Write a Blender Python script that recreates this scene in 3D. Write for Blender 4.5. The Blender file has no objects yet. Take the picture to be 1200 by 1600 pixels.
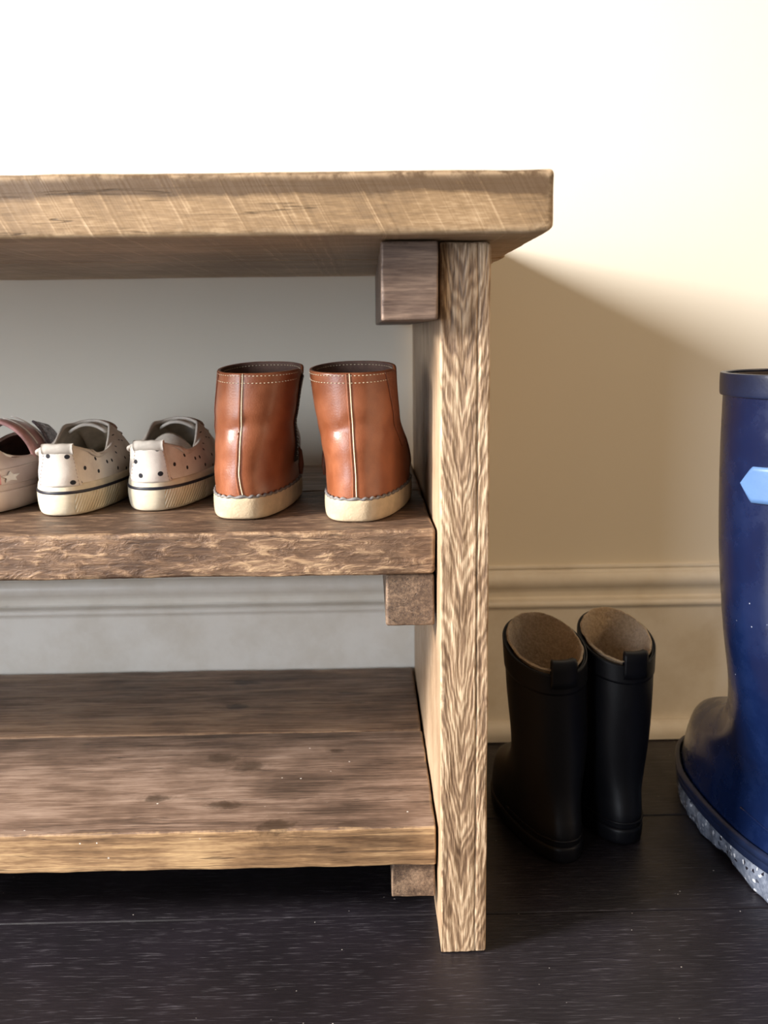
import bpy, math, random
import numpy as np
from mathutils import Matrix, Vector, noise

# ------------------------------------------------------------------ camera
sc = bpy.context.scene
CAM = np.array([-.0424, -.5623, .3968]); PITCH, YAW, ROLL, FPX = .1842, .0164, -.0126, 1507.4
def cam_axes():
    cp, sp, cy, sy = math.cos(PITCH), math.sin(PITCH), math.cos(YAW), math.sin(YAW)
    f = np.array([sy*cp, cy*cp, -sp]); r = np.array([cy, -sy, 0.]); u = np.cross(r, f)
    cr, sr = math.cos(ROLL), math.sin(ROLL)
    return r*cr+u*sr, u*cr-r*sr, f
r_, u_, f_ = cam_axes()
cd = bpy.data.cameras.new('camera'); cam = bpy.data.objects.new('camera', cd)
sc.collection.objects.link(cam); sc.camera = cam
cam.matrix_world = Matrix(((r_[0], u_[0], -f_[0], CAM[0]), (r_[1], u_[1], -f_[1], CAM[1]),
                           (r_[2], u_[2], -f_[2], CAM[2]), (0, 0, 0, 1)))
cd.sensor_fit = 'VERTICAL'; cd.sensor_height = 36; cd.lens = 36*FPX/1600
cd.clip_start = .01; cd.dof.use_dof = True; cd.dof.focus_distance = .64; cd.dof.aperture_fstop = 9

# ------------------------------------------------------------------ light
w = bpy.data.worlds.new('world'); sc.world = w; w.use_nodes = True
bg = w.node_tree.nodes['Background']; bg.inputs[0].default_value = (1.0, .84, .66, 1); bg.inputs[1].default_value = .22
def area(name, loc, target, sx, sy, power, col):
    l = bpy.data.lights.new(name, 'AREA'); l.shape = 'RECTANGLE'; l.size = sx; l.size_y = sy
    l.energy = power; l.color = col
    o = bpy.data.objects.new(name, l); sc.collection.objects.link(o); o.location = loc
    o.rotation_euler = (Vector(target)-Vector(loc)).to_track_quat('-Z', 'Y').to_euler()
    return o
area('door_glass_daylight', (-2.0, -.73, 1.17), (0, .05, .36), .42, .62, 172, (1.0, .955, .90))   # glazed front door, left
area('cool_fill', (-1.75, -2.0, .62), (-.15, .3, .22), 1.0, 1.0, 46, (.84, .91, 1.0))     # added cool fill, low at front left, brightens the wall below the seat
area('warm_fill', (2.3, -1.0, 1.15), (.2, .3, .2), .9, 1.1, 34, (1.0, .70, .40))                   # added warm fill from the right, stands in for bounced light
sc.view_settings.view_transform = 'Standard'; sc.view_settings.look = 'None'
sc.view_settings.exposure = 0.0; sc.view_settings.gamma = 1.0; sc.view_settings.use_curve_mapping = False

# ------------------------------------------------------------------ helpers
col = sc.collection
def tag(o, label, cat, group=None):
    o['label'] = label; o['category'] = cat
    if group: o['group'] = group
    return o
def thing(name, label, cat, loc=(0, 0, 0), rz=0, group=None):
    o = bpy.data.objects.new(name, None); col.objects.link(o); o.empty_display_size = .02
    o.location = loc; o.rotation_euler = (0, 0, rz)
    return tag(o, label, cat, group)
def mesh_obj(name, V, F, mat, parent=None, uv=None, smooth=True, kind=None, label=None):
    me = bpy.data.meshes.new(name); me.from_pydata([tuple(map(float, v)) for v in V], [], [tuple(f) for f in F])
    if uv is not None:
        lay = me.uv_layers.new(name='UVMap')
        li = np.empty(len(me.loops), dtype=np.int32); me.loops.foreach_get('vertex_index', li)
        lay.data.foreach_set('uv', np.asarray(uv, dtype=np.float32)[li].ravel())
    if smooth: me.polygons.foreach_set('use_smooth', [True]*len(me.polygons))
    for m in (mat if isinstance(mat, (list, tuple)) else [mat]): me.materials.append(m)
    me.validate(); me.update()
    o = bpy.data.objects.new(name, me); col.objects.link(o)
    if parent: o.parent = parent
    if kind: o['kind'] = kind
    if label: o['label'] = label
    return o

# node graph helper
class G:
    def __init__(s, name):
        s.m = bpy.data.materials.new(name); s.m.use_nodes = True; s.nt = s.m.node_tree
        s.b = s.nt.nodes['Principled BSDF']; s.tc = s.nt.nodes.new('ShaderNodeTexCoord')
    def n(s, t, **kw):
        nd = s.nt.nodes.new('ShaderNode'+t)
        for k, v in kw.items(): setattr(nd, k, v)
        return nd
    def set(s, sock, v):
        if hasattr(v, 'is_output') or isinstance(v, bpy.types.NodeSocket): s.nt.links.new(v, sock)
        else:
            if sock.type == 'RGBA' and len(v) == 3: v = (*v, 1)
            sock.default_value = v
    def obj(s): return s.tc.outputs['Object']
    def uv(s): return s.tc.outputs['UV']
    def map(s, vec, scale=(1, 1, 1), loc=(0, 0, 0), rot=(0, 0, 0)):
        m = s.n('Mapping'); s.set(m.inputs['Vector'], vec); s.set(m.inputs['Scale'], scale); s.set(m.inputs['Location'], loc); s.set(m.inputs['Rotation'], rot)
        return m.outputs[0]
    def noise(s, vec, scale=5, detail=4, rough=.55, dist=0):
        m = s.n('TexNoise'); s.set(m.inputs['Vector'], vec)
        for k, v in (('Scale', scale), ('Detail', detail), ('Roughness', rough), ('Distortion', dist)): s.set(m.inputs[k], v)
        return m.outputs['Fac']
    def vor(s, vec, scale=5, dims='3D', rnd=1, out='Distance'):
        m = s.n('TexVoronoi', voronoi_dimensions=dims); s.set(m.inputs['Vector'], vec); s.set(m.inputs['Scale'], scale); s.set(m.inputs['Randomness'], rnd)
        return m.outputs[out]
    def ma(s, op, a, b=None, c=None, clamp=False):
        m = s.n('Math', operation=op, use_clamp=clamp); s.set(m.inputs[0], a)
        if b is not None: s.set(m.inputs[1], b)
        if c is not None: s.set(m.inputs[2], c)
        return m.outputs[0]
    def ramp(s, v, a, b, lo=0., hi=1., interp='SMOOTHSTEP'):
        m = s.n('MapRange', interpolation_type=interp); s.set(m.inputs['Value'], v)
        for k, x in (('From Min', a), ('From Max', b), ('To Min', lo), ('To Max', hi)): s.set(m.inputs[k], x)
        return m.outputs[0]
    def mix(s, f, a, b, blend='MIX'):
        m = s.n('Mix', data_type='RGBA', blend_type=blend); s.set(m.inputs[0], f); s.set(m.inputs[6], a); s.set(m.inputs[7], b)
        return m.outputs[2]
    def sep(s, v):
        m = s.n('SeparateXYZ'); s.set(m.inputs[0], v); return m.outputs
    def comb(s, x, y, z):
        m = s.n('CombineXYZ'); [s.set(m.inputs[i], v) for i, v in enumerate((x, y, z))]; return m.outputs[0]
    def bump(s, h, strength=.3, dist=.001, normal=None):
        m = s.n('Bump'); s.set(m.inputs['Height'], h); s.set(m.inputs['Strength'], strength); s.set(m.inputs['Distance'], dist)
        if normal is not None: s.set(m.inputs['Normal'], normal)
        s.nt.links.new(m.outputs[0], s.b.inputs['Normal']); return m.outputs[0]
    def out(s, color=None, rough=None, **kw):
        if color is not None: s.set(s.b.inputs['Base Color'], color)
        if rough is not None: s.set(s.b.inputs['Roughness'], rough)
        for k, v in kw.items(): s.set(s.b.inputs[k.replace('_', ' ')], v)
        return s.m

def plain(name, colr, rough=.6, var=.12, scale=60, bump=.15, bd=.0006, **kw):
    g = G(name); n = g.noise(g.obj(), scale, 5, .6)
    dark = tuple(c*(1-var) for c in colr); lite = tuple(min(1, c*(1+var)) for c in colr)
    g.bump(g.noise(g.obj(), scale*8, 3), bump, bd)
    return g.out(g.mix(g.ramp(n, .3, .7), dark, lite), rough, **kw)

# ------------------------------------------------------------------ wood
def wood(name, axis, dark, mid, lite, seed=0, figure=None, saw=0., worn=.5, knots=(), rough=.5, contrast=1., top_c=None, bmp=.4, band_z=0, under_bounce=False, crumbs=False):
    """fibres run along `axis`; figure 'chevron' for the flat-sawn edge of the upright"""
    g = G(name); P = g.obj()
    off = (seed*1.37, seed*.71, seed*2.13)
    st = [1.0, 1.0, 1.0]; st['XYZ'.index(axis)] = .045
    warp = g.noise(g.map(P, (1, 1, 1), off), 14, 2)
    fib = g.noise(g.map(P, tuple(st), off), 520, 5, .62)                      # fine fibres
    st2 = [1.0, 1.0, 1.0]; st2['XYZ'.index(axis)] = .11
    streak = g.noise(g.map(P, tuple(st2), off), 95, 4, .6, .6)                # wider grain streaks
    blot = g.noise(g.map(P, (1, 1, 1), off), 16, 4, .6)                       # stain blotches
    x, y, z = g.sep(P)[0:3]
    t = g.ma('ADD', g.ma('MULTIPLY', g.ramp(streak, .25, .75), .55), g.ma('MULTIPLY', g.ramp(fib, .3, .7), .45))
    h = g.ma('ADD', g.ma('MULTIPLY', fib, .6), g.ma('MULTIPLY', streak, .5))
    if figure == 'chevron':
        ax = g.ma('ABSOLUTE', g.ma('SUBTRACT', x, .0135))
        n1 = g.noise(g.map(P, (1, 1, .25), off), 60, 3)
        ph = g.ma('ADD', g.ma('SUBTRACT', z, g.ma('MULTIPLY', ax, 4.2)), g.ma('MULTIPLY', n1, .085))
        n2 = g.noise(g.map(P, (1, 1, .07), off), 420, 5, .7)
        wv = g.ma('ADD', g.ma('MULTIPLY', g.ma('SINE', g.ma('MULTIPLY', ph, 420)), .24), g.ma('MULTIPLY', g.ma('SINE', g.ma('MULTIPLY', ph, 117)), .16))
        band = g.ma('ADD', g.ma('ADD', wv, .5), g.ma('MULTIPLY', g.ma('SUBTRACT', n2, .5), 2.4))
        band = g.ramp(band, .0, 1.0, interp='LINEAR')
        ny = g.ramp(g.sep(g.n('NewGeometry').outputs['Normal'])[1], -.45, -.75)
        n5 = g.noise(g.map(P, (1, 1, .06), off), 1000, 4, .6)
        band = g.ma('ADD', band, g.ma('MULTIPLY', g.ma('SUBTRACT', n5, .5), .9))
        tf = g.ma('ADD', g.ma('MULTIPLY', band, .80), g.ma('MULTIPLY', t, .20)); ts = g.ma('ADD', g.ma('MULTIPLY', t, .35), .46)
        t = g.ma('ADD', g.ma('MULTIPLY', tf, ny), g.ma('MULTIPLY', ts, g.ma('SUBTRACT', 1, ny)))
        h = g.ma('ADD', g.ma('MULTIPLY', g.ma('MULTIPLY', band, 1.5), ny), g.ma('MULTIPLY', h, .4))
    elif figure == 'cross':                                                   # torn, cross-hatched sawn edge
        n2 = g.noise(g.map(P, (.3, 1, 1), off, (0, .45, 0)), 190, 5, .65, .8)
        n3 = g.noise(g.map(P, (.3, 1, 1), off, (0, -.55, 0)), 150, 5, .65, .8)
        band = g.ramp(g.ma('MAXIMUM', n2, n3), .42, .72)
        t = g.ma('ADD', g.ma('MULTIPLY', band, .65), g.ma('MULTIPLY', t, .35))
        h = g.ma('ADD', g.ma('MULTIPLY', band, 1.5), h)
    elif figure == 'flow':
        ph = g.ma('ADD', g.ma('MULTIPLY', g.ma('ADD', z, g.ma('MULTIPLY', y, .3)), 1.), g.ma('MULTIPLY', g.noise(g.map(P, (.35, 1, 1), off), 22, 3), .03))
        band = g.ramp(g.ma('SINE', g.ma('MULTIPLY', ph, 800)), -1, 1)
        t = g.ma('ADD', g.ma('MULTIPLY', band, .13), g.ma('MULTIPLY', t, .87))
        h = g.ma('ADD', g.ma('MULTIPLY', band, .12), h)
    if saw:
        q = g.ma('ADD', g.ma('ADD', x, g.ma('MULTIPLY', z, .52)), g.ma('MULTIPLY', warp, .006))
        s1 = g.noise(g.comb(g.ma('MULTIPLY', q, 1), 0, 0), 170, 4, .75)
        s2 = g.noise(g.map(P, (1, 1, 1), off), 40, 3)
        saw_m = g.ma('MULTIPLY', g.ramp(s1, .52, .66), g.ramp(s2, .35, .6))
        s1d = g.ramp(s1, .44, .34)
        t = g.ma('ADD', g.ma('ADD', g.ma('ADD', g.ma('MULTIPLY', t, 1-.70*saw), .26*saw), g.ma('MULTIPLY', saw_m, .45*saw)), g.ma('MULTIPLY', s1d, -.22*saw))
        h = g.ma('ADD', h, g.ma('MULTIPLY', s1, 1.2*saw))
    st3 = [1.0, 1.0, 1.0]; st3['XYZ'.index(axis)] = .035
    ck = g.noise(g.map(P, tuple(st3), (off[0]+3, off[1], off[2])), 130, 3, .5)
    line = g.ma('MULTIPLY', g.ramp(g.ma('ABSOLUTE', g.ma('SUBTRACT', ck, .5)), .011, .002), g.ramp(g.noise(g.map(P, tuple(st2), off), 60, 2), .47, .6))
    big = g.noise(g.map(P, (1, 1, 1), (off[0]+7, 0, 0)), 7, 2)
    t = g.ma('ADD', t, g.ma('MULTIPLY', g.ma('SUBTRACT', blot, .5), 1.1*contrast)); t = g.ma('ADD', t, g.ma('MULTIPLY', g.ma('SUBTRACT', big, .5), 1.0*contrast))
    pit = g.noise(g.map(P, tuple(st2), off), 1300, 2, .5); t = g.ma('ADD', t, g.ma('MULTIPLY', g.ma('SUBTRACT', pit, .5), .55))
    if band_z: t = g.ma('SUBTRACT', t, g.ma('MULTIPLY', g.ma('MULTIPLY', g.ramp(g.ma('ADD', z, g.ma('MULTIPLY', g.noise(g.map(P, (1, 1, .5), off), 18, 3), .014)), band_z, band_z+.004), .62), g.ramp(z, band_z+.0085, band_z+.003)))
    h = g.ma('SUBTRACT', h, g.ma('MULTIPLY', line, .8))
    c = g.mix(g.ramp(t, 0., .55, interp='LINEAR'), dark, mid); c = g.mix(g.ramp(t, .5, 1.05, interp='LINEAR'), c, lite)
    c = g.mix(g.ma('MULTIPLY', line, .7), c, tuple(v*.5 for v in dark))
    if under_bounce: c = g.mix(g.ramp(g.sep(g.n('NewGeometry').outputs['Normal'])[2], -.4, -.8), c, g.mix(g.ramp(t, .1, .9), mid, lite))  # bounced light on downward faces painted in as a lighter wood colour
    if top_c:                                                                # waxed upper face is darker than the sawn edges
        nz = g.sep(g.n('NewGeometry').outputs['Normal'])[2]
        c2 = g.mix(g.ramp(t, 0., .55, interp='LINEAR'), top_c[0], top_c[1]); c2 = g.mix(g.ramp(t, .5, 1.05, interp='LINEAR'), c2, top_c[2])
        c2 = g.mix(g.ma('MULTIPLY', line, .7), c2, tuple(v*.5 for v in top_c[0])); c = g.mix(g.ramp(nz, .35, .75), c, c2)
    for (kx, ky, kz, kr) in knots:                                            # knots: dark core and growth rings
        d = g.n('VectorMath', operation='DISTANCE'); g.set(d.inputs[0], g.map(P, (.6, 1, 1))); g.set(d.inputs[1], (kx*.6, ky, kz))
        dd = g.ma('ADD', d.outputs['Value'], g.ma('MULTIPLY', g.ma('SUBTRACT', g.noise(P, 150, 4, .7), .5), kr*1.5))
        core = g.ramp(dd, kr*1.25, kr*.3); ring = g.ma('MULTIPLY', g.ramp(g.ma('SINE', g.ma('MULTIPLY', dd, 6.28/(kr*.55))), .3, .9), g.ramp(dd, kr*2.4, kr*.7))
        c = g.mix(g.ma('MULTIPLY', core, .75), c, tuple(v*.35 for v in dark)); c = g.mix(g.ma('MULTIPLY', ring, .25), c, tuple(v*.55 for v in dark))
        h = g.ma('SUBTRACT', h, g.ma('MULTIPLY', core, .4))
    geo = g.n('NewGeometry'); pt = geo.outputs['Pointiness']
    edge = g.ma('MULTIPLY', g.ramp(pt, .503, .535), g.ramp(g.noise(P, 70, 4, .7), .40, .58))
    c = g.mix(g.ma('MULTIPLY', edge, worn), c, tuple(min(1, v*1.25) for v in lite))
    if crumbs:
        cm = g.ma('MULTIPLY', g.ramp(g.vor(P, 95), .075, .05), g.ramp(g.noise(P, 34, 2), .56, .60)); c = g.mix(cm, c, (.75, .70, .64))
    g.bump(h, bmp, .0010)
    return g.out(c, g.ramp(fib, .3, .7, rough+.12, rough-.1), Specular_IOR_Level=.35)

WD, WM, WL = (.070, .038, .022), (.20, .122, .070), (.47, .315, .185)
M = {}
M['top'] = wood('wood_seat', 'X', (.12, .075, .042), (.33, .215, .115), (.66, .485, .31), 1, saw=1., contrast=.8, band_z=.4735, under_bounce=True)
M['panel'] = wood('wood_upright', 'Z', (.115, .066, .038), (.33, .215, .128), (.70, .53, .36), 2, figure='chevron', contrast=.45)
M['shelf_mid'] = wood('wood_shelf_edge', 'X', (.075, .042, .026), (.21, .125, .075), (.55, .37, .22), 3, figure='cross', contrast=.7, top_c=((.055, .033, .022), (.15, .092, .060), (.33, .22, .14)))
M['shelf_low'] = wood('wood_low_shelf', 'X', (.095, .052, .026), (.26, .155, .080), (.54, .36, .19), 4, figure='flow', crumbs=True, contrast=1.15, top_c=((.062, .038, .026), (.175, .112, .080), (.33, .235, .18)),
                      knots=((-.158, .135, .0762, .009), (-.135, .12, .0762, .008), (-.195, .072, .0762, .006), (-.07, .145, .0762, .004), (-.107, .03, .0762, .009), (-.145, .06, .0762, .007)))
M['shelf_back'] = wood('wood_back_board', 'X', (.075, .043, .028), (.195, .118, .074), (.36, .235, .15), 5, contrast=.9,
                       knots=((-.16, .24, .0762, .008), (-.16, .30, .0762, .009)))
M['cleat'] = wood('wood_cleat', 'Y', (.055, .034, .024), (.15, .098, .066), (.32, .215, .14), 6, contrast=.9)
M['cleat_top'] = wood('wood_cleat_top', 'X', (.085, .054, .042), (.20, .138, .105), (.36, .255, .19), 7, contrast=.8)

def plank(name, x, y, z, mat, parent, seed=0, r=.0022, step=(.005, .005, .005), wob=.0006, edge_n=.6, extra=None, label=None):
    """rounded, slightly uneven board: every side a grid, edges worn by a varying radius"""
    lo = np.array([x[0], y[0], z[0]]); hi = np.array([x[1], y[1], z[1]])
    ax = []
    for i in range(3):
        L = hi[i]-lo[i]; n = max(2, int(L/step[i])); e = np.array([0, .25, .6, 1., 1.6])*r
        mid = np.linspace(1.6*r, L-1.6*r, n+1)[1:-1]
        ax.append(lo[i]+np.concatenate([e, mid, L-e[::-1]]))
    idx = {}; V = []; F = []
    def vid(i, j, k):
        if (i, j, k) not in idx: idx[(i, j, k)] = len(V); V.append((ax[0][i], ax[1][j], ax[2][k]))
        return idx[(i, j, k)]
    N = [len(a) for a in ax]
    for d in range(3):
        a, b = [(1, 2), (2, 0), (0, 1)][d]
        for side in (0, N[d]-1):
            for i in range(N[a]-1):
                for j in range(N[b]-1):
                    q = []
                    for (p, s) in ((i, j), (i+1, j), (i+1, j+1), (i, j+1)):
                        c = [0, 0, 0]; c[d] = side; c[a] = p; c[b] = s; q.append(vid(*c))
                    F.append(q if side else q[::-1])
    V = np.array(V); so = Vector((seed*3.1, seed*1.7, seed*.9))
    out = np.empty_like(V)
    for i, p in enumerate(V):
        pv = Vector(p)
        rr = r*(1+edge_n*noise.noise(pv*38+so)+edge_n*.5*noise.noise(pv*150+so))
        rr = max(r*.3, min(r*1.9, rr))
        q = np.minimum(np.maximum(p, lo+rr), hi-rr); d = p-q; l = np.linalg.norm(d)
        nrm = d/l if l > 1e-9 else np.zeros(3)
        o = q+nrm*min(l, rr)
        o = o+nrm*(wob*(noise.noise(pv*22+so)+.5*noise.noise(pv*70+so))-wob*.6)
        if extra is not None: o = o+extra(p, nrm)
        out[i] = o
    return mesh_obj(name, out, F, mat, parent, label=label)

# ------------------------------------------------------------------ lofted shoes
def ring(n, yb, yf, wd, zb, zf, zs=0., cx=0., ball=0., p=1., toe=0., zpow=1.):
    """closed curve, a=0 heel .. pi toe; wd half width, ball widens forefoot, zs raises/lowers the sides"""
    a = np.arange(n)/n*2*math.pi; t = (1-np.cos(a))/2
    s = np.sign(np.sin(a))*np.abs(np.sin(a))**p
    hw = wd*(1+ball*np.clip((t-.15)/.55, 0, 1)**1.5*(1-.25*np.clip((t-.72)/.28, 0, 1)))
    X = cx+s*hw+toe*t**2
    return np.stack([X, yb+(yf-yb)*t, zb+(zf-zb)*t**zpow+zs*np.sin(a)**2], 1)
def loft(rings, per=6):
    R = [2*rings[0]-rings[1]]+list(rings)+[2*rings[-1]-rings[-2]]; out = []
    for i in range(1, len(R)-2):
        for k in range(per):
            t = k/per; p0, p1, p2, p3 = R[i-1], R[i], R[i+1], R[i+2]
            out.append(.5*(2*p1+(p2-p0)*t+(2*p0-5*p1+4*p2-p3)*t*t+(3*p1-p0-3*p2+p3)*t**3))
    out.append(R[-2]); return np.array(out)                                   # (nv, nu, 3)
def normals(S):
    du = np.roll(S, -1, 1)-np.roll(S, 1, 1); dv = np.gradient(S, axis=0)
    n = np.cross(du, dv); return n/(np.linalg.norm(n, axis=2, keepdims=True)+1e-12)
def at(S, a, v):
    nv, nu = S.shape[:2]; fu = (a/(2*math.pi) % 1)*nu; fv = min(max(v, 0), 1)*(nv-1)
    i = int(fu) % nu; j = min(int(fv), nv-2); s = fu-int(fu); t = fv-j; i2 = (i+1) % nu
    return (S[j, i]*(1-s)+S[j, i2]*s)*(1-t)+(S[j+1, i]*(1-s)+S[j+1, i2]*s)*t
def shell(name, S, mat, parent, thick=.002, cap0=False, cap1=False, label=None):
    nv, nu = S.shape[:2]; V = S.reshape(-1, 3); F = []
    for j in range(nv-1):
        for i in range(nu): F.append((j*nu+i, j*nu+(i+1) % nu, (j+1)*nu+(i+1) % nu, (j+1)*nu+i))
    if cap0: F.append(tuple(range(nu))[::-1])
    if cap1: F.append(tuple((nv-1)*nu+i for i in range(nu)))
    seg = np.linalg.norm(np.roll(S, -1, 1)-S, axis=2)[0]; cu = np.concatenate([[0], np.cumsum(seg)[:-1]])
    uv = np.array([(cu[i], np.linalg.norm(S[j, i]-S[0, i])) for j in range(nv) for i in range(nu)])
    o = mesh_obj(name, V, F, mat, parent, uv, label=label)
    if thick:
        m = o.modifiers.new('thickness', 'SOLIDIFY'); m.thickness = thick; m.offset = -1
        if isinstance(mat, (list, tuple)) and len(mat) > 1: m.material_offset = 1
    return o
def patch(name, S, Nn, a0, a1, v0, v1, mat, parent, off=.0006, thick=.001, na=16, nv=18, shape=None, label=None):
    """piece laid on a lofted surface between two angles and two heights"""
    V = []; F = []; uv = []
    for j in range(nv+1):
        for i in range(na+1):
            s, t = i/na, j/nv; A = a0+(a1-a0)*s; v = v0+(v1-v0)*t
            if shape: A, v = shape(s, t)
            V.append(at(S, A, v)+at(Nn, A, v)*off); uv.append((s, t))
    for j in range(nv):
        for i in range(na): k = j*(na+1)+i; F.append((k, k+1, k+na+2, k+na+1))
    o = mesh_obj(name, V, F, mat, parent, uv, label=label)
    m = o.modifiers.new('thickness', 'SOLIDIFY'); m.thickness = thick; m.offset = 1
    return o
def tube_geo(pts, rad, n=8, closed=False):
    pts = np.array(pts); m = len(pts); rad = np.broadcast_to(np.array(rad, float), (m,)); V = []; F = []
    up = np.array([0, 0, 1.])
    for i in range(m):
        t = (pts[(i+1) % m]-pts[i-1]) if closed or 0 < i < m-1 else (pts[1]-pts[0] if i == 0 else pts[-1]-pts[-2])
        t = t/(np.linalg.norm(t)+1e-12); ref = up if abs(t@up) < .95 else np.array([1., 0, 0])
        b = np.cross(t, ref); b /= np.linalg.norm(b); c = np.cross(b, t)
        for k in range(n): an = 2*math.pi*k/n; V.append(pts[i]+rad[i]*(b*math.cos(an)+c*math.sin(an)))
    for i in range(m if closed else m-1):
        for k in range(n): i2 = (i+1) % m; F.append((i*n+k, i*n+(k+1) % n, i2*n+(k+1) % n, i2*n+k))
    if not closed: F.append(tuple(range(n))[::-1]); F.append(tuple((m-1)*n+k for k in range(n)))
    return V, F
def tube(name, pts, rad, mat, parent, n=8, closed=False, kind=None, label=None):
    V, F = tube_geo(pts, rad, n, closed); return mesh_obj(name, V, F, mat, parent, kind=kind, label=label)
def stitches(name, path, mat, parent, length=.0018, gap=.0011, rad=.00035):
    """a row of thread stitches along a path"""
    path = np.array(path); d = np.concatenate([[0], np.cumsum(np.linalg.norm(np.diff(path, axis=0), axis=1))])
    P = lambda s: np.array([np.interp(s, d, path[:, k]) for k in range(3)])
    V, F = [], []; s = 0
    while s+length < d[-1]:
        v, f = tube_geo([P(s), P(s+length*.5), P(s+length)], [rad*.6, rad, rad*.6], 5); F += [tuple(q+len(V) for q in ff) for ff in f]; V += v; s += length+gap
    return mesh_obj(name, V, F, mat, parent, kind='stuff')
def solid(name, rings, mat, parent, per=4, label=None):
    return shell(name, loft(rings, per), mat, parent, 0, True, True, label)

# ================================================================== the setting
gm = G('wall_paint'); P = gm.obj()
gm.bump(gm.ma('ADD', gm.noise(P, 260, 4, .6), gm.ma('MULTIPLY', gm.noise(P, 30, 3), 1.5)), .12, .0006)
M['wall'] = gm.out(gm.mix(gm.ramp(gm.noise(P, 3, 3), .3, .7), (.735, .685, .585), (.765, .715, .615)), .75)
def box_faces(x0, x1, y0, y1, z0, z1):
    V = [(x, y, z) for z in (z0, z1) for y in (y0, y1) for x in (x0, x1)]
    return V, [(0, 2, 3, 1), (4, 5, 7, 6), (0, 1, 5, 4), (2, 6, 7, 3), (0, 4, 6, 2), (1, 3, 7, 5)]
V, F = box_faces(-3.0, 2.2, .352, .45, -.06, 2.5)
wall = mesh_obj('wall_back', V, F, M['wall'], smooth=False); wall['kind'] = 'structure'; wall['label'] = 'cream painted plaster wall behind the bench'

gm = G('skirting_paint'); P = gm.obj()
st1 = gm.ramp(gm.vor(gm.map(P, (1, 1, 1.3)), 26), .10, .03); st1 = gm.ma('MULTIPLY', st1, gm.ramp(gm.noise(P, 9, 3), .52, .66))
gm.bump(gm.noise(gm.map(P, (.2, 1, 1)), 120, 4), .18, .0008)
base_c = gm.mix(gm.ramp(gm.noise(P, 22, 5, .65), .35, .75), (.80, .765, .70), (.70, .65, .57))
M['skirting'] = gm.out(gm.mix(gm.ma('MULTIPLY', st1, .7), base_c, (.22, .13, .08)), .38)
def profile_strip(name, prof, x0, x1, mat, n=60):
    V, F = [], []; k = len(prof)
    for i in range(n+1):
        X = x0+(x1-x0)*i/n
        for (y, z) in prof: V.append((X, y+.0004*noise.noise(Vector((X*9, y*5, z*5))), z))
    for i in range(n):
        for j in range(k): j2 = (j+1) % k; F.append((i*k+j, i*k+j2, (i+1)*k+j2, (i+1)*k+j))
    F.append(tuple(range(k))); F.append(tuple(n*k+j for j in range(k))[::-1])
    return mesh_obj(name, V, F, mat, smooth=False)
arc = lambda cy, cz, r, a0, a1, n: [(cy+r*math.cos(math.radians(a0+(a1-a0)*i/n)), cz+r*math.sin(math.radians(a0+(a1-a0)*i/n))) for i in range(n+1)]
prof = [(.3525, 0), (.3525, .1715), (.3500, .1720)]+arc(.3485, .1698, .0018, 60, 270, 8)+[(.3465, .1675)] \
     + [(.3440, .1655)]+arc(.3455, .1575, .0085, 110, 235, 14)+[(.3430, .1470), (.3445, .1415), (.3430, .1400)] \
     + [(.3375, .1390)]+arc(.3375, .1355, .0035, 90, 250, 8)+[(.3372, .1300), (.3372, 0)]
bb = profile_strip('baseboard_back', prof, -3.0, 2.2, M['skirting']); bb['kind'] = 'structure'; bb['label'] = 'moulded cream skirting board along the foot of the wall'
prof = [(.3372, .001), (.3372, .0165), (.3340, .0170)]+arc(.3345, .0045, .0125, 95, 178, 10)+[(.3220, .001)]
tr = profile_strip('trim_1', prof, .0325, 2.2, M['skirting']); tr['kind'] = 'structure'; tr['label'] = 'narrow quarter-round strip where the skirting meets the floor'

# dark stained floorboards
gm = G('floor_boards'); P = gm.obj()
fl = gm.noise(gm.map(P, (.10, 1, 1)), 330, 5, .65); fl2 = gm.noise(gm.map(P, (.05, 1, 1)), 900, 3, .6); bl = gm.noise(P, 14, 4, .6)
scr = gm.ma('MULTIPLY', gm.ramp(fl, .58, .72), gm.ramp(bl, .38, .66))
dust = gm.ma('MULTIPLY', gm.ramp(gm.vor(P, 120), .075, .03), gm.ramp(gm.noise(P, 40, 2), .56, .62))
c = gm.mix(gm.ramp(bl, .3, .7), (.0075, .0062, .0085), (.015, .0125, .0165)); c = gm.mix(gm.ma('MULTIPLY', scr, .65), c, (.095, .088, .105)); c = gm.mix(gm.ramp(fl2, .56, .74, 0, .6), c, (.11, .103, .118))
c = gm.mix(dust, c, (.45, .42, .40))
gm.bump(gm.ma('ADD', fl, gm.ma('MULTIPLY', fl2, .5)), .5, .0008)
M['floor'] = gm.out(c, gm.ramp(bl, .3, .7, .46, .30), Specular_IOR_Level=.4)
M['floor_gap'] = plain('floor_joint_dirt', (.055, .045, .04), .9, .3, 90)
V, F = box_faces(-3.0, 2.2, -3.2, .352, -.06, -.0035)
floor = mesh_obj('floor', V, F, M['floor_gap'], smooth=False); floor['kind'] = 'structure'; floor['label'] = 'dark stained wooden floor'
rnd = random.Random(4); wB = .132; y1 = .0425+wB*2; jj = 0
def board(x0, x1, y0, y1):
    e = .0008; h = -.0034
    V = [(x0, y0, h), (x1, y0, h), (x1, y1, h), (x0, y1, h), (x0, y0, -e), (x1, y0, -e), (x1, y1, -e), (x0, y1, -e),
         (x0+e, y0+e, 0), (x1-e, y0+e, 0), (x1-e, y1-e, 0), (x0+e, y1-e, 0)]
    F = [(0, 3, 2, 1), (8, 9, 10, 11)]
    for b, t in ((0, 4), (4, 8)):
        for i in range(4): F.append((b+i, b+(i+1) % 4, t+(i+1) % 4, t+i))
    return mesh_obj('floor_plank', V, F, M['floor'], floor, smooth=False)
yy = y1
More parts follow.
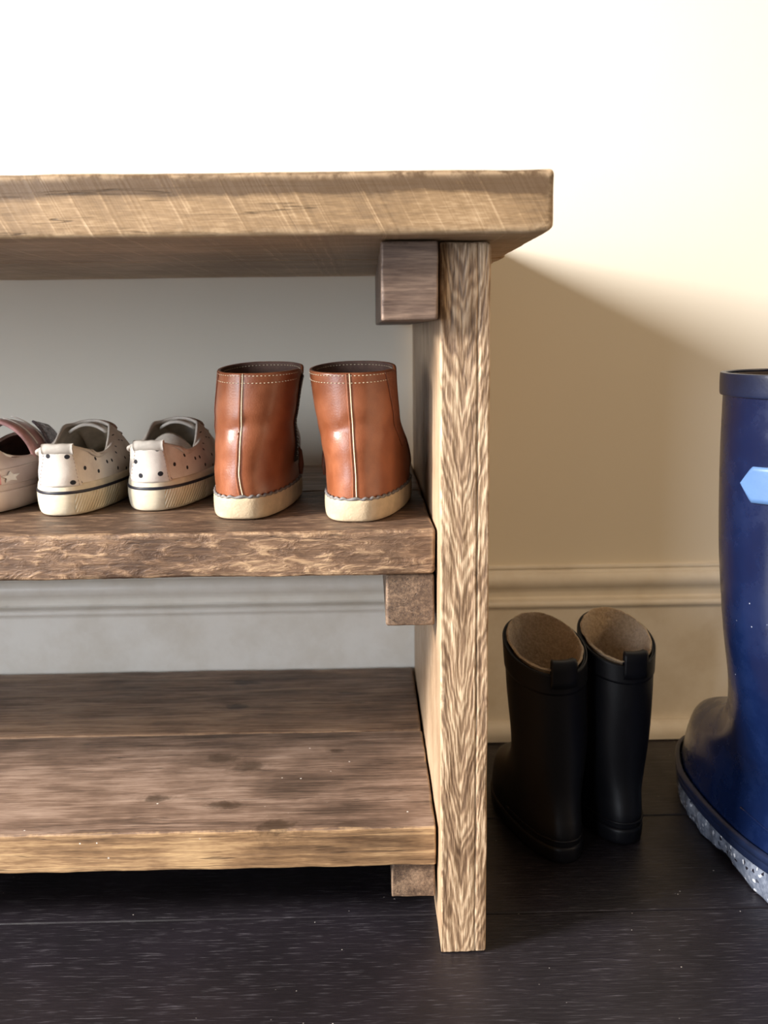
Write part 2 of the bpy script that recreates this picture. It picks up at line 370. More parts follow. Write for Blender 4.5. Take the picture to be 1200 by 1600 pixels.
while yy > -3.1:
    top_y = min(yy, .350) if jj else .350
    lo_y = yy-wB
    xs = [-2.95, -1.55+rnd.uniform(-.5, .4), .75+rnd.uniform(0, .5), 2.15]
    for a, b in zip(xs[:-1], xs[1:]): board(a+.0004, b-.0004, lo_y+.0006, (top_y if jj == 0 else yy)-.0006)
    yy = lo_y; jj += 1

# ================================================================== bench
T = .0296; ZT, TT, XR, YT = .4470, .0330, .0579, -.0373; B = .0238; DU = .334; Z1, T1, Z2, T2 = .0762, .0281, .2763, .0293
XL = -.93                                                                     # inner face of the far end
bench = thing('shoe_bench', 'rustic brown wooden shoe bench with two plank shelves, standing against the wall', 'bench')
def top_extra(p, n):                                                          # worn, scooped lower corner of the seat
    o = np.zeros(3)
    if p[2] < ZT+.010 and p[0] > XR-.010: o[2] += .0016*max(0, 1-(p[2]-ZT)/.010)*max(0, 1-(XR-p[0])/.010)
    return o
plank('seat_board', (XL-T-.028, XR), (YT, .138), (ZT, ZT+TT), M['top'], bench, 1, .0036, (.006, .008, .004), .0004, .35, extra=top_extra)
plank('seat_board', (XL-T-.028, XR-.0004), (.1384, .341), (ZT, ZT+TT), M['top'], bench, 2, .0036, (.008, .01, .006), .0004, .35)
def crack(p, n):                                                              # long split down the front of the upright
    if n[1] < -.5:
        c = .0222+.0006*noise.noise(Vector((0, 0, p[2]*30)))+.0003*noise.noise(Vector((3, 0, p[2]*120)))
        d = abs(p[0]-c); dep = .0016*max(0, 1-d/.0009)*(.6+.6*abs(noise.noise(Vector((5, 0, p[2]*14)))))
        rel = .0005*noise.noise(Vector((p[0]*260, 0, p[2]*22)))
        return np.array([0, dep+rel, 0])
    return np.zeros(3)
for x0, x1 in ((0, T), (XL-T, XL)):
    near = x0 == 0
    plank('end_board', (x0, x1), (0, .166), (0, ZT-.0004), M['panel'], bench, 3+x0, .0016, (.0007 if near else .006, .008, .0045 if near else .01), .0004, extra=crack if near else None)
    plank('end_board', (x0, x1), (.1664, DU), (0, ZT-.0004), M['panel'], bench, 5+x0, .0018, (.006, .008, .01), .0004)
G0 = .0006
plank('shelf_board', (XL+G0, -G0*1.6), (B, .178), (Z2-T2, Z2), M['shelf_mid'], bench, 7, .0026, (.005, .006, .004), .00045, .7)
plank('shelf_board', (XL+G0, -G0*1.6), (.1786, DU), (Z2-T2, Z2), M['shelf_back'], bench, 8, .0024, (.008, .008, .006), .0006)
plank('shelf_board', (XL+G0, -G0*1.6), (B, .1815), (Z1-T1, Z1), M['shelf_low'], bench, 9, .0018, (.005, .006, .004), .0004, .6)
plank('shelf_board', (XL+G0, -G0*2.5), (.1824, DU), (Z1-T1, Z1), M['shelf_back'], bench, 10, .0022, (.006, .006, .006), .0007, .8)
for (y0, z0, z1_, wid, mt, sd) in ((-.010, .4030, ZT-.0005, .0335, 'cleat_top', 11), (.0285, .2125, Z2-T2-.0004, .0325, 'cleat', 12), (.0285, .0225, Z1-T1-.0004, .0310, 'cleat', 13)):
    plank('cleat', (-wid, -.0012), (y0, .320), (z0, z1_), M[mt], bench, sd, .0016, (.003, .01, .003), .0003)
    plank('cleat', (XL+.0004, XL+wid), (y0, .320), (z0, z1_), M[mt], bench, sd+5, .0016, (.006, .02, .006), .0003)

# ================================================================== brown ankle boots
gm = G('tan_leather'); P = gm.obj()
grain = gm.vor(P, 900); lw = gm.noise(P, 45, 4, .6)
gm.bump(gm.ma('ADD', gm.ma('MULTIPLY', grain, .5), gm.ma('MULTIPLY', lw, .8)), .16, .0007)
M['leather'] = gm.out(gm.mix(gm.ramp(lw, .3, .72), (.235, .068, .026), (.35, .115, .048)), gm.ramp(lw, .3, .7, .34, .44), Specular_IOR_Level=.55, Coat_Weight=.35, Coat_Roughness=.28)
M['leather_dark'] = plain('brown_elastic', (.16, .05, .025), .7, .2, 200)
M['gusset'] = plain('brown_gusset', (.22, .068, .03), .5, .15, 400, .4, .0006)
M['lining'] = plain('boot_lining', (.15, .085, .065), .8, .2, 120)
M['thread'] = plain('cream_thread', (.78, .66, .46), .7, .1, 300)
M['crepe'] = plain('tan_rubber_sole', (.54, .42, .275), .62, .16, 70, .35, .0008)
M['welt'] = plain('grey_welt_cord', (.17, .155, .15), .55, .4, 260)
M['metal'] = plain('zip_metal', (.62, .60, .56), .28, .1, 200, Metallic=.9)
M['zip_tape'] = plain('dark_zip_tape', (.035, .022, .018), .75, .2, 200)
NU = 72
def brown_boot(label, loc, rz, seam, zip_side, notch_side, lean=0.):
    t = thing('ankle_boot', label, 'boot', loc, rz, 'tan leather ankle boots on the shelf')
    L = .142
    def sole_r(z, g=0.): return ring(NU, -.0005-g, L+g, .0268+g, z, z, ball=.10, p=.66)
    solid('sole', [sole_r(0, -.002), sole_r(.0012, -.0003), sole_r(.006, .0003), sole_r(.0125, .0002), sole_r(.0145, -.0006), sole_r(.015, -.002)], M['crepe'], t, 3)
    rings = [ring(NU, .0012, L-.002, .0256, .0145, .0145, ball=.10, p=.72),
             ring(NU, .0006, L-.001, .0264, .024, .026, ball=.10, p=.78),
             ring(NU, .0012, L-.012, .0266, .038, .045, ball=.08, p=.82),
             ring(NU, .0014, L-.048, .0270, .054, .060, ball=.01, p=.82),
             ring(NU, .0014, L-.062, .0276, .068, .076, p=.82),
             ring(NU, .0014, L-.070, .0280, .083, .090, p=.80),
             ring(NU, .0012, L-.072, .0284, .0955, .1010, zs=-.0005, p=.80)]
    S = loft(rings, 8); N0 = normals(S); a = np.arange(NU)/NU*2*math.pi
    for j in range(S.shape[0]):                                               # creases and soft dents of worn leather
        z = S[j, :, 2]; back = .5+.5*np.cos(a)
        cr = np.exp(-((z-.0565-.006*np.sin(a+.7))/.0045)**2)*.0009+np.exp(-((z-.066+.006*np.sin(a*1.3))/.004)**2)*.0008-np.exp(-((z-.047-.003*np.sin(2*a))/.006)**2)*.0005
        S[j] -= N0[j]*(cr*(.08+.92*back**2))[:, None]
        S[j, :, 0] += lean*np.clip((z-.03)/.07, 0, 1)
        nt = np.exp(-((a-notch_side)/.16)**2)
        S[j, :, 2] -= nt*.0045*(j/(S.shape[0]-1))**6
    N_ = normals(S)
    shell('upper', S, [M['leather'], M['lining']], t, .0018)
    sa = lambda v: seam[1]+(seam[0]-seam[1])*v
    pth = [at(S, sa(v), v)+at(N_, sa(v), v)*.0004 for v in np.linspace(.02, .995, 60)]
    tube('back_seam', pth, .00042, M['thread'], t, 6)
    pth2 = [at(S, sa(v)-.045, v)+at(N_, sa(v)-.045, v)*.0001 for v in np.linspace(.02, .99, 60)]
    tube('back_fold', pth2, .0007, M['leather'], t, 6)
    for v in (.975, .912):
        stitches('stitching', [at(S, A, v)+at(N_, A, v)*.0002 for A in np.linspace(-1.35, 1.25, 60)], M['thread'], t, .0014, .0012, .0003)
    stitches('stitching', [at(S, A, .965)-at(N_, A, .965)*.0022 for A in np.linspace(1.7, 4.6, 60)], M['thread'], t, .0014, .0012, .0003)
    # twisted cord between upper and sole
    R0 = ring(260, .0002, L+.0002, .0262, .0150, .0150, ball=.10, p=.68); th = np.arange(260)
    R0[:, 2] += .0004*np.sin(th*2*math.pi*40/260)
    tube('welt_cord', R0, .00095+.00025*np.sin(th*2*math.pi*40/260+1.), M['welt'], t, 7, True)
    # zip on the inner side
    za = zip_side
    zt = patch('zip_tape', S, N_, za-.10, za+.10, .22, .97, M['zip_tape'], t, .0002, .0004, 4, 24)
    V, F = [], []
    for i, v in enumerate(np.linspace(.26, .95, 46)):
        c = at(S, za+(.012 if i % 2 else -.012), v); n = at(N_, za, v); c = c+n*.0008
        vv, ff = tube_geo([c-np.array([0, .0012, 0]), c+np.array([0, .0012, 0])], .00042, 6); F += [tuple(q+len(V) for q in f) for f in ff]; V += vv
    mesh_obj('zip_teeth', V, F, M['metal'], zt, kind='stuff')
    c = at(S, za, .30); n = at(N_, za, .30)
    tube('zip_pull', [c+n*.0014+np.array([0, 0, .002]), c+n*.0026, c+n*.0030-np.array([0, 0, .010]), c+n*.0026-np.array([0, 0, .017])], [.0007, .0013, .0020, .0012], M['leather_dark'], zt, 8)
    # elastic gusset on the outer side
    ga = 2*math.pi-za
    gu = patch('gusset', S, N_, ga-.30, ga+.30, .42, .985, M['gusset'], t, .0001, .0003, 16, 20,
          shape=lambda s, q: (ga+(s-.5)*(.36+.9*q), .36+.63*q))
    for sg in (-1, 1): tube('gusset_seam', [at(S, ga+sg*(.18+.45*q), .36+.63*q)+at(N_, ga+sg*(.18+.45*q), .36+.63*q)*.0003 for q in np.linspace(0, 1, 40)], .0004, M['leather_dark'], gu, 6)
    # front quarter seam
    tube('quarter_seam', [at(S, ga+(.10+.6*q if ga < math.pi else -.10-.6*q), .40-.38*q)+at(N_, ga+(.10+.6*q if ga < math.pi else -.10-.6*q), .40-.38*q)*.0003 for q in np.linspace(0, 1, 24)], .0005, M['leather_dark'], t, 6)
    ins = ring(NU, .004, L-.005, .0235, .017, .017, ball=.13, p=.82)
    mesh_obj('insole', np.vstack([ins, ins+np.array([0, 0, .002])]), [tuple(range(NU))[::-1], tuple(range(NU, 2*NU))]+[(i, (i+1) % NU, NU+(i+1) % NU, NU+i) for i in range(NU)], M['lining'], t, smooth=False)
    return t
ZS = Z2+.0002
# angles: pi/2 is the boot's right side (+x), 3pi/2 its left
brown_boot('tan leather ankle boot beside the spotted sneakers', (-.1270, .0635, ZS), math.radians(-4), (-.13, .05), math.pi/2, 1.62, .0115)
brown_boot('tan leather ankle boot next to the bench upright', (-.0525, .0485, ZS), math.radians(-8.5), (.07, .05), 3*math.pi/2, 1.62, -.0042)

# ================================================================== spotted sneakers
gm = G('spotted_canvas'); U = gm.uv(); P = gm.obj()
dots = gm.vor(gm.map(U, (1, 1, 0), (.013, .004, 0)), 72, '2D', .85)
dm = gm.ramp(dots, .112, .092)
wv = gm.noise(gm.map(P, (1, 1, 1)), 1500, 2); st = gm.noise(P, 55, 4, .6)
cc = gm.mix(gm.ramp(st, .35, .75), (.76, .70, .63), (.60, .53, .47))
gm.bump(gm.ma('ADD', wv, gm.ma('MULTIPLY', gm.noise(P, 90, 3), 1.2)), .2, .0006)
M['canvas'] = gm.out(gm.mix(dm, cc, (.012, .012, .018)), .8)
M['canvas_in'] = plain('canvas_lining', (.58, .53, .47), .85, .15, 100)
gm = G('cream_rubber'); U = gm.uv(); P = gm.obj(); ux, uy = gm.sep(U)[0:2]
ph = gm.ma('ADD', ux, gm.ma('MULTIPLY', uy, -.55)); wv = gm.ma('SINE', gm.ma('MULTIPLY', ph, 2400))
dirt = gm.ma('MULTIPLY', gm.ramp(wv, .2, .9), gm.ramp(gm.noise(P, 60, 4), .38, .62))
M['rubber_line'] = gm.m
gm.bump(wv, .45, .0009)
gm.out(gm.mix(gm.ma('MULTIPLY', dirt, .55), gm.mix(gm.ramp(gm.noise(P, 50, 4), .4, .7), (.74, .66, .50), (.62, .51, .34)), (.30, .22, .12)), .5)
M['rubber'] = plain('cream_sidewall', (.70, .62, .47), .48, .16, 60)
M['navy'] = plain('navy_stripe', (.012, .012, .022), .5, .2, 80)
M['lace'] = plain('dusty_lace', (.42, .30, .25), .85, .3, 200)
def sneaker(label, loc, rz, flap):
    t = thing('spotted_sneaker', label, 'sneaker', loc, rz, 'spotted canvas sneakers on the shelf')
    L = .148
    def f(z, g): return ring(NU, -g, L+g, .0272+g, z, z+0., ball=.16, p=.82)
    def lift(R_, k=.004): R_ = R_.copy(); tt = np.clip((R_[:, 1]-.09)/.06, 0, 1); R_[:, 2] += k*tt**2; return R_
    solid('sole', [lift(f(z, g)) for z, g in ((0, -.003), (.0010, -.0008), (.005, .0004), (.012, .0010), (.0165, .0004), (.0205, -.0002), (.0215, -.0012), (.0216, -.003))], M['rubber'], t, 3)
    SO = loft([lift(f(z, g)) for z, g in ((.0022, .0000), (.005, .0006), (.012, .00122), (.0150, .0008))], 6); SN = normals(SO)
    for a0, a1 in ((.30, 1.25), (2*math.pi-1.25, 2*math.pi-.75)):
        V, F, uv = [], [], []
        for j in range(9):
            for i in range(61):
                A = a0+(a1-a0)*i/60; p = at(SO, A, j/8); V.append(p+at(SN, A, j/8)*.0002); uv.append((A*.027*1.6, p[2]))
        for j in range(8):
            for i in range(60): k = j*61+i; F.append((k, k+1, k+62, k+61))
        mesh_obj('ribbed_sidewall', V, F, M['rubber_line'], t, uv)
    SB = loft([lift(f(.0152, .0011)), lift(f(.0160, .00125)), lift(f(.0172, .0010))], 3)
    shell('stripe', SB, M['navy'], t, .0006, label='thin navy line round the sidewall')
    rings = [lift(ring(NU, .0012, L-.001, .0262, .0200, .0200, ball=.16, p=.82)),
             lift(ring(NU, .0006, L-.003, .0262, .0270, .0285, ball=.15, p=.85)),
             ring(NU, .0030, L-.016, .0250, .0355, .0400, zs=-.002, ball=.10, p=.9),
             ring(NU, .0040, L-.040, .0232, .0425, .0510, zs=-.0050, ball=.06, p=.92),
             ring(NU, .0044, L-.056, .0218, .0475, .0580, zs=-.0120, p=.85, zpow=1.3)]
    S = loft(rings, 8); a = np.arange(NU)/NU*2*math.pi
    nv = S.shape[0]
    for j in range(nv):                                                       # collar eyestays rise either side of the throat
        q = (j/(nv-1))**2; S[j, :, 2] += q*.0055*(np.exp(-((a-2.25)/.32)**2)+np.exp(-((a-4.03)/.32)**2)); S[j, :, 2] -= q*.002*np.exp(-((a-1.2)/.35)**2)
        S[j, :, 0] += q*.0015*np.sin(3*a)
    N_ = normals(S)
    o = shell('upper', S, [M['canvas'], M['canvas_in']], t, .0022)
    # heel strip with pull loop
    hs = patch('heel_strip', S, N_, -.36, .36, .01, .99, M['canvas'], t, .0003, .0011, 12, 20, shape=lambda s, q: ((s-.5)*(.92-.22*q), .01+.98*q))
    hs.data.uv_layers.remove(hs.data.uv_layers[0]); lay = hs.data.uv_layers.new(name='UVMap')
    for lp in hs.data.loops: v = hs.data.vertices[lp.vertex_index].co; lay.data[lp.index].uv = (v.x*.9+.4+loc[0]*.7, v.z*.9+.009)
    for sgn in (-1, 1):
        stitches('stitching', [at(S, sgn*(.40-.10*q), .03+.92*q)+at(N_, sgn*(.40-.10*q), .03+.92*q)*.0016 for q in np.linspace(0, 1, 30)], M['lace'], t, .0013, .0012, .0002)
    top = at(S, 0, 1); lp = [top+np.array([x, -.0012+.25*abs(x)*abs(x)*60, .0005-.0003*math.cos(x*200)]) for x in np.linspace(-.0098, .0098, 14)]
    V, F = [], []
    sec = [(.0016, -.0062), (-.0012, -.0050), (-.0022, -.0018), (-.0012, .0010), (.0016, .0016), (.0034, .0002), (.0038, -.0030), (.0034, -.0062)]
    for i, x in enumerate(np.linspace(-.0105, .0105, 12)):
        yo = 14*x*x
        for (y, z) in sec: V.append(top+np.array([x, y+yo-.0006, z+.0005*noise.noise(Vector((x*200, y*100, loc[0]*50)))]))
    k = len(sec)
    for i in range(11):
        for j in range(k): F.append((i*k+j, i*k+(j+1) % k, (i+1)*k+(j+1) % k, (i+1)*k+j))
    F.append(tuple(range(k))); F.append(tuple(11*k+j for j in range(k))[::-1])
    mesh_obj('pull_loop', V, F, M['canvas_in'], hs)
    # topline binding
    tube('topline_binding', [S[-1, i]-N_[-1, i]*.001 for i in range(NU)], .0011, M['canvas_in'], t, 8, True)
    # insole, tongue, laces
    ins = ring(NU, .004, L-.006, .0240, .0155, .0155, ball=.15, p=.82)
    mesh_obj('insole', np.vstack([ins, ins+np.array([0, 0, .003])]), [tuple(range(NU))[::-1], tuple(range(NU, 2*NU))]+[(i, (i+1) % NU, NU+(i+1) % NU, NU+i) for i in range(NU)], M['canvas_in'], t, smooth=False)
    V, F = [], []
    for j in range(13):
        q = j/12; yy = .078+.045*q; zz = .0580-.028*q+.012*math.sin(q*2.6)-.002; hw = .0145-.002*q
        for i in range(11):
            s = i/10*2-1; V.append((s*hw, yy+(.004 if flap else 0)*s*s, zz-.006*s*s))
    for j in range(12):
        for i in range(10): k = j*11+i; F.append((k, k+1, k+12, k+11))
    tg = mesh_obj('tongue', V, F, M['canvas_in'], t); m = tg.modifiers.new('thickness', 'SOLIDIFY'); m.thickness = .002
    if flap:                                                                  # loose folded liner showing inside this one
        V, F = [], []
        for j in range(9):
            for i in range(13):
                s = i/12*2-1; q = j/8; V.append((s*.017, .040+.020*q, .031+.012*math.cos(s*1.5)*(.7+.3*q)+.006*q))
        for j in range(8):
            for i in range(12): k = j*13+i; F.append((k, k+1, k+14, k+13))
        fo = mesh_obj('folded_liner', V, F, M['canvas_in'], t); m = fo.modifiers.new('thickness', 'SOLIDIFY'); m.thickness = .002
    for i, q in enumerate((.10, .30, .50)):
        v = .86-.32*q*1.6
        pts = []
        for s in np.linspace(-1, 1, 15):
            A = math.pi+s*(.62-.15*q); p = at(S, A, v-.02*s*(1 if i % 2 else -1)); n = at(N_, A, v); pts.append(p+n*(.0012+.0016*(1-s*s)))
        tube('lace', pts, .0013, M['lace'], t, 7)
    pts = [at(S, math.pi+x, .70)+at(N_, math.pi+x, .70)*h for x, h in ((.15, .002), (.30, .003), (.45, .0035), (.5, .003), (.38, .002), (.2, .002))]
    tube('lace', pts, .0012, M['lace'], t, 7)
    return t
sneaker('dusty white sneaker with black spots beside the pink strapped shoe', (-.2520, .0850, ZS), math.radians(0), False)
sneaker('dusty white sneaker with black spots beside the tan ankle boots', (-.1940, .0985, ZS), math.radians(-4), True)

# ================================================================== pink strapped shoe
gm = G('pearl_pink'); P = gm.obj()
M['blush'] = gm.out(gm.mix(gm.ramp(gm.noise(P, 40, 3), .35, .7), (.60, .49, .44), (.52, .40, .36)), .45)
M['strap'] = plain('glossy_pink_strap', (.56, .31, .30), .28, .3, 60)
gm = G('lavender_glitter'); P = gm.obj(); cv = gm.vor(P, 900, out='Color'); cs = gm.sep(cv)
M['glitter'] = gm.out(gm.mix(gm.ramp(cs[0], .3, 1.), (.19, .17, .20), (.42, .38, .44)), gm.ramp(cs[1], 0, 1, .2, .7), Metallic=.25)
M['pink'] = plain('pink_patch', (.62, .27, .26), .6, .15, 90)
M['pale'] = plain('pale_star', (.78, .72, .66), .6, .1, 90)
M['in_dark'] = plain('shoe_inside', (.17, .11, .09), .85, .2, 80)
t = thing('strap_shoe', 'pale pink child\'s shoe with a glossy pink strap and star patch', 'shoe', (-.3155, .0900, ZS), math.radians(-3))
L = .146
def f(z, g): return ring(NU, -g, L+g, .0285+g, z, z, ball=.14, p=.82)
solid('sole', [f(z, g) for z, g in ((0, -.004), (.0012, -.0015), (.006, .0004), (.012, .0006), (.0145, 0), (.015, -.002))], M['blush'], t, 3)
rings = [ring(NU, .0006, L-.001, .0282, .0145, .0145, ball=.13, p=.82), ring(NU, .0002, L-.003, .0284, .0240, .0240, ball=.13, p=.84),
         ring(NU, .0022, L-.016, .0272, .0330, .0360, ball=.1, p=.88), ring(NU, .0052, L-.036, .0240, .0440, .0440, zs=-.008, ball=.06, p=.9),
         ring(NU, .0062, L-.050, .0224, .0520, .0480, zs=-.0170, ball=.02, p=.9)]
S = loft(rings, 8); N_ = normals(S)
shell('upper', S, [M['blush'], M['in_dark']], t, .002)
tube('topline_binding', [S[-1, i]-N_[-1, i]*.001 for i in range(NU)], .0010, M['pale'], t, 8, True)
for v in (.12, .40): tube('upper_seam', [at(S, A, v)+at(N_, A, v)*.0001 for A in np.linspace(-1.9, 1.9, 70)], .0005, M['blush'], t, 6)
patch('toe_cap', S, N_, 1.55, 4.73, .05, .97, M['glitter'], t, .0002, .0006, 40, 16)
# strap over the instep
V, F = [], []
ns = 36
for i in range(ns+1):
    s = i/ns; an = math.pi*(-.06+1.12*s); x = -.0278*math.cos(an); z = .0290+.0310*math.sin(an) if 0 <= an <= math.pi else .0295-.02*abs(math.sin(an))
    for q in (0, .25, .5, .75, 1): V.append((x, .046+.040*q+.008*(1-math.sin(max(0, min(math.pi, an)))), z+.0012*math.sin(q*math.pi)-.004*(q-.5)))
for i in range(ns):
    for j in range(4): k = i*5+j; F.append((k, k+1, k+6, k+5))
so = strap_o = mesh_obj('strap', V, F, M['strap'], t); m = so.modifiers.new('thickness', 'SOLIDIFY'); m.thickness = .0022; m.offset = 1
V, F = [], []
for i in range(15):
    s = i/14; an = math.pi*(.70+.34*s); x = -.0300*math.cos(an); z = .0290+.0330*math.sin(an) if an <= math.pi else .0295-.02*abs(math.sin(an))
    for q in np.linspace(0, 1, 7):
        y = .078+.030*q; V.append((x+.0006, y, z-.006*(q-.5)))
for i in range(14):
    for j in range(6): k = i*7+j; F.append((k, k+1, k+8, k+7))
so = mesh_obj('fastening_tab', V, F, M['glitter'], strap_o); m = so.modifiers.new('thickness', 'SOLIDIFY'); m.thickness = .0016; m.offset = 1
for q, rr in ((.0, .0009), (.012, .0008)):
    tube('strap_trim', [(-.0290*math.cos(an), .056+q*1.2+.010*(1-math.sin(an)), .0306+.0322*math.sin(an)) for an in np.linspace(1.75, 2.75, 14)], rr*.6, M['pale'], strap_o, 6)
patch('pink_patch', S, N_, .15, .62, .14, .33, M['pink'], t, .0003, .0007, 10, 6)
cA, cV = .80, .25; V = []; pts = []
for i in range(10):
    rr = (.0046 if i % 2 == 0 else .0022); an = math.pi/2+i*math.pi/5
    A = cA+rr*math.cos(an)/.027; v = cV+rr*math.sin(an)/.045; pts.append(at(S, A, v)+at(N_, A, v)*.0004)
c0 = at(S, cA, cV)+at(N_, cA, cV)*.0006
so = mesh_obj('star_patch', pts+[c0], [(i, (i+1) % 10, 10) for i in range(10)], M['pale'], t, smooth=False); m = so.modifiers.new('thickness', 'SOLIDIFY'); m.thickness = .0008; m.offset = 1

# ================================================================== black fleece-lined boots
gm = G('black_rubber'); P = gm.obj()
gm.bump(gm.noise(P, 260, 4), .10, .0006)
sc1 = gm.ramp(gm.noise(gm.map(P, (1, 1, .3)), 120, 5, .7), .62, .78)
M['black'] = gm.out(gm.mix(gm.ma('MULTIPLY', sc1, .4), (.0048, .0050, .0075), (.016, .016, .02)), gm.ramp(sc1, 0, 1, .46, .7), Specular_IOR_Level=.3)
gm = G('fleece'); P = gm.obj(); fz = gm.noise(P, 420, 5, .75)
gm.bump(gm.ma('ADD', fz, gm.ma('MULTIPLY', gm.noise(P, 120, 3), 1.2)), .9, .003)
M['fleece'] = gm.out(gm.mix(gm.ramp(fz, .3, .7), (.52, .36, .21), (.74, .57, .38)), .95, Sheen_Weight=.3)
def black_boot(label, loc, rz, rad, h, lean):
    t = thing('rain_boot', label, 'boot', loc, rz, 'black fleece-lined boots on the floor')
    L = .140
    def f(z, g): return ring(NU, .004-g, L+g, .0250+g, z, z, ball=.10, p=.82)
    solid('sole', [f(z, g) for z, g in ((0, -.002), (.001, 0), (.010, .001), (.0125, 0), (.013, -.002))], M['black'], t, 3)
    cyy = .034
    rings = [ring(NU, .0045, L-.001, .0246, .0125, .0125, ball=.10, p=.82), ring(NU, .0035, L-.002, .0250, .022, .024, ball=.10, p=.85),
             ring(NU, .0060, L-.014, .0254, .036, .044, ball=.08, p=.9), ring(NU, .0075, L-.052, .0260, .052, .062, ball=.03, p=.95),
             ring(NU, .0055, .0680, rad*.88, .080, .086), ring(NU, .0025, .0700, rad*.92, .115, .128), ring(NU, cyy-rad, cyy+rad*1.05, rad*.94, h-.012, h+.014)]
    S = loft(rings, 8)
    for j in range(S.shape[0]): S[j, :, :2] += np.array(lean)*np.clip((S[j, :, 2]-.03)/.13, 0, 1.2)[:, None]
    N_ = normals(S); shell('upper', S, M['black'], t, .0025)
    # rim band, fleece lining inside
    RB = loft([S[-5]+N_[-5]*.0008, S[-3]+N_[-3]*.0010, S[-1]+N_[-1]*.0010+np.array([0, 0, .0006])], 4); shell('rim_band', RB, M['black'], t, .0012)
    rs = random.Random(3)
    FL = []
    for j, (k, inn) in enumerate(((-1, .0020), (-1, .0038), (-3, .0055), (-7, .0060), (-13, .0060), (-20, .0060))):
        r0 = S[k]-N_[k]*inn; r0 = r0+np.array([0, 0, .0024 if j == 0 else (.0028 if j == 1 else 0)]); FL.append(r0)
    LS = loft(FL, 5)
    for j in range(LS.shape[0]):
        for i in range(NU): LS[j, i] += np.array(noise.noise_vector(Vector(LS[j, i])*180))*.0009
    nv, nu = LS.shape[:2]
    F = [(j*nu+i, (j+1)*nu+i, (j+1)*nu+(i+1) % nu, j*nu+(i+1) % nu) for j in range(nv-1) for i in range(nu)]+[tuple((nv-1)*nu+i for i in range(nu))]
    o = mesh_obj('fleece_lining', LS.reshape(-1, 3), F, M['fleece'], t)
    # pull tab standing over the rim at the heel
    V, F = [], []; na = 10; hh = [(-.0095, .0018), (-.004, .0020), (.004, .0022), (.0085, .0022), (.0105, .0008), (.0105, -.0022), (.0085, -.0042), (.002, -.0046), (-.006, -.0046)]
    for i in range(na+1):
        A = -.30+.60*i/na; p = at(S, A, 1); n = at(N_, A, 1); n = np.array([n[0], n[1], 0]); n /= np.linalg.norm(n)
        for (z, o_) in hh: V.append(p+n*(o_+.0012)+np.array([0, 0, z]))
    k = len(hh)
    for i in range(na):
        for j in range(k-1): F.append((i*k+j, i*k+j+1, (i+1)*k+j+1, (i+1)*k+j))
    tb = mesh_obj('pull_tab', V, F, M['black'], t); m = tb.modifiers.new('thickness', 'SOLIDIFY'); m.thickness = .0012
    for zz in (.10, ): tube('heel_ridge', [at(S, A, zz)+at(N_, A, zz)*.0003 for A in np.linspace(-1.5, 1.5, 40)], .0009, M['black'], t, 6)
    return t
black_boot('black rubber boot with fleece lining, nearer the bench upright', (.1055, .1000, .0002), math.radians(12), .0325, .158, (-.004, .014))
black_boot('black rubber boot with fleece lining, nearer the blue boot', (.1590, .1250, .0002), math.radians(12), .0308, .156, (.002, .008))

# ================================================================== blue rain boot
gm = G('blue_rubber'); P = gm.obj()
sm = gm.ramp(gm.noise(P, 30, 5, .7), .35, .7); sp = gm.ma('MULTIPLY', gm.ramp(gm.vor(P, 160), .09, .05), gm.ramp(gm.noise(P, 30, 2), .58, .64))
gm.bump(gm.noise(P, 14, 2), .35, .006)
M['blue'] = gm.out(gm.mix(sp, gm.mix(sm, (.0032, .0085, .038), (.0045, .0125, .052)), (.3, .33, .4)), gm.ramp(sm, 0, 1, .22, .34), Specular_IOR_Level=.5, Coat_Weight=.15)
M['blue_band'] = plain('dark_blue_band', (.008, .014, .040), .35, .2, 60)
M['blue_tab'] = plain('light_blue_strap', (.085, .17, .35), .42, .06, 40)
gm = G('clear_sole'); P = gm.obj(); fk = gm.vor(P, 420, out='Color'); fs = gm.sep(fk); nz = gm.noise(P, 120, 4, .65)
cl = gm.mix(gm.ramp(nz, .35, .7), (.10, .12, .17), (.25, .28, .35)); cl = gm.mix(gm.ramp(fs[0], .90, .94), cl, (.75, .78, .85)); cl = gm.mix(gm.ramp(fs[1], .93, .96), cl, (.02, .02, .03))
gm.bump(nz, .4, .0015)
M['clear'] = gm.out(cl, .22, Transmission_Weight=.15, Coat_Weight=.3)
t = thing('tall_rain_boot', 'tall glossy blue rubber boot with a light blue strap and speckled sole', 'boot', (.2640, .0040, .0002), 0)
L = .262
def f(z, g, tl=0.):
    R_ = ring(120, -g, L+g, .0400+g, z, z, ball=.20, p=.80); return R_
def heel(R_, k=1.):                                                           # arch cut out between heel block and forefoot
    R_ = R_.copy(); y = R_[:, 1]; R_[:, 2] += k*(.006*np.exp(-((y-.095)/.022)**2)+.010*np.clip((y-.215)/.05, 0, 1)**2); return R_
th = np.arange(120)
wav = (.0009*np.sin(th*2*math.pi*30/120))
def wavy(R_, k): c = R_.copy(); d = c-c.mean(0); d[:, 2] = 0; d /= np.linalg.norm(d, axis=1)[:, None]; return c+d*(wav*k)[:, None]
solid('sole', [wavy(heel(f(0, -.003)), 1), wavy(heel(f(.0012, .0005)), 1), wavy(heel(f(.010, .0022)), 1), wavy(heel(f(.016, .0020), .6), .8), heel(f(.0205, .0008), .4), heel(f(.0215, -.002), .3)], M['clear'], t, 4)
def bd(z, g): R_ = f(z, g); R_[:, 2] += .007*np.exp(-((R_[:, 1])/.06)**2); return R_
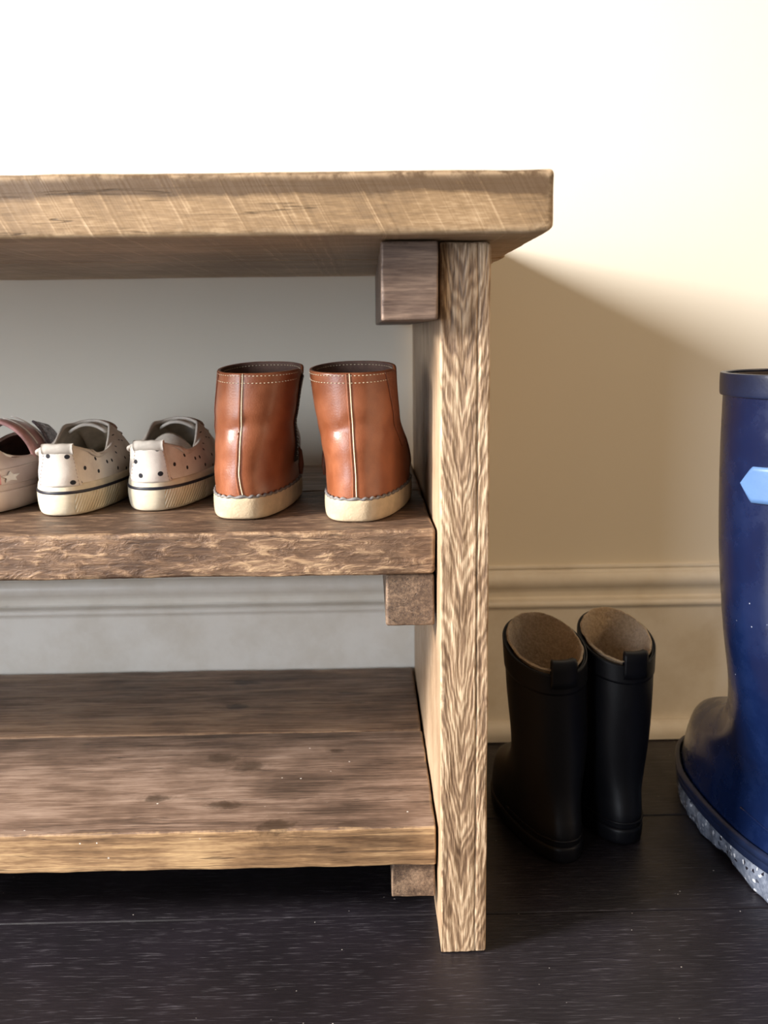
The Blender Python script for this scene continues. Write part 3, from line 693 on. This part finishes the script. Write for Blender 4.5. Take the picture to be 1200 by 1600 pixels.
shell('foxing_band', loft([bd(.0185, .0012), bd(.0200, .0032), bd(.0235, .0034), bd(.0255, .0030), bd(.0275, .0042), bd(.0310, .0040), bd(.0325, .0008)], 4), M['blue_band'], t, .002)
cx, cyy = -.0100, .0630
rings = [ring(NU, .0015, L-.001, .0395, .0200, .0200, ball=.20, p=.80), ring(NU, .0005, L-.003, .0395, .0330, .0330, ball=.20, p=.82),
         ring(NU, .0030, L-.010, .0385, .0520, .0560, ball=.18, p=.85), ring(NU, .0070, L-.028, .0370, .0760, .0770, ball=.15, p=.88),
         ring(NU, .0100, L-.100, .0400, .1020, .1060, cx=cx*.35, p=.95), ring(NU, .0090, .1300, .0445, .1350, .1480, cx=cx*.7),
         ring(NU, .0070, .1180, .0520, .1900, .1950, cx=cx), ring(NU, .0030, .1200, .0580, .2500, .2500, cx=cx),
         ring(NU, .0010, .1230, .0600, .3100, .3100, cx=cx), ring(NU, .0010, .1230, .0602, .3660, .3660, cx=cx)]
S = loft(rings, 8); N_ = normals(S)
shell('shaft_and_foot', S, [M['blue'], M['zip_tape']], t, .003)
R1 = ring(NU, -.0008, .1248, .0620, .3530, .3530, cx=cx)
up = lambda z, g: R1+np.array([0, 0, z])+np.concatenate([(R1-R1.mean(0))[:, :2]/np.linalg.norm((R1-R1.mean(0))[:, :2], axis=1)[:, None]*g, np.zeros((NU, 1))], 1)
shell('rim_band', loft([up(0, -.0012), up(.0006, .0002), up(.006, .0006), up(.0138, .0006), up(.0148, -.0004), up(.0148, -.0028)], 4), M['blue_band'], t, .0014)
TIP = 1.22
def strap_shape(s, q):
    v0 = .868; A = 2*math.pi-TIP+1.9*s; tip = min(1, s/.08); hw = .0215*tip
    return A, v0+.006*s+(q-.5)*2*hw
patch('strap', S, N_, 0, 1, 0, 1, M['blue_tab'], t, .0004, .0018, 60, 8, shape=strap_shape)
for v in (.215, ): tube('ankle_ridge', [at(S, A, v)+at(N_, A, v)*.0002 for A in np.linspace(-1.2, 1.2, 40)], .0010, M['blue'], t, 6)
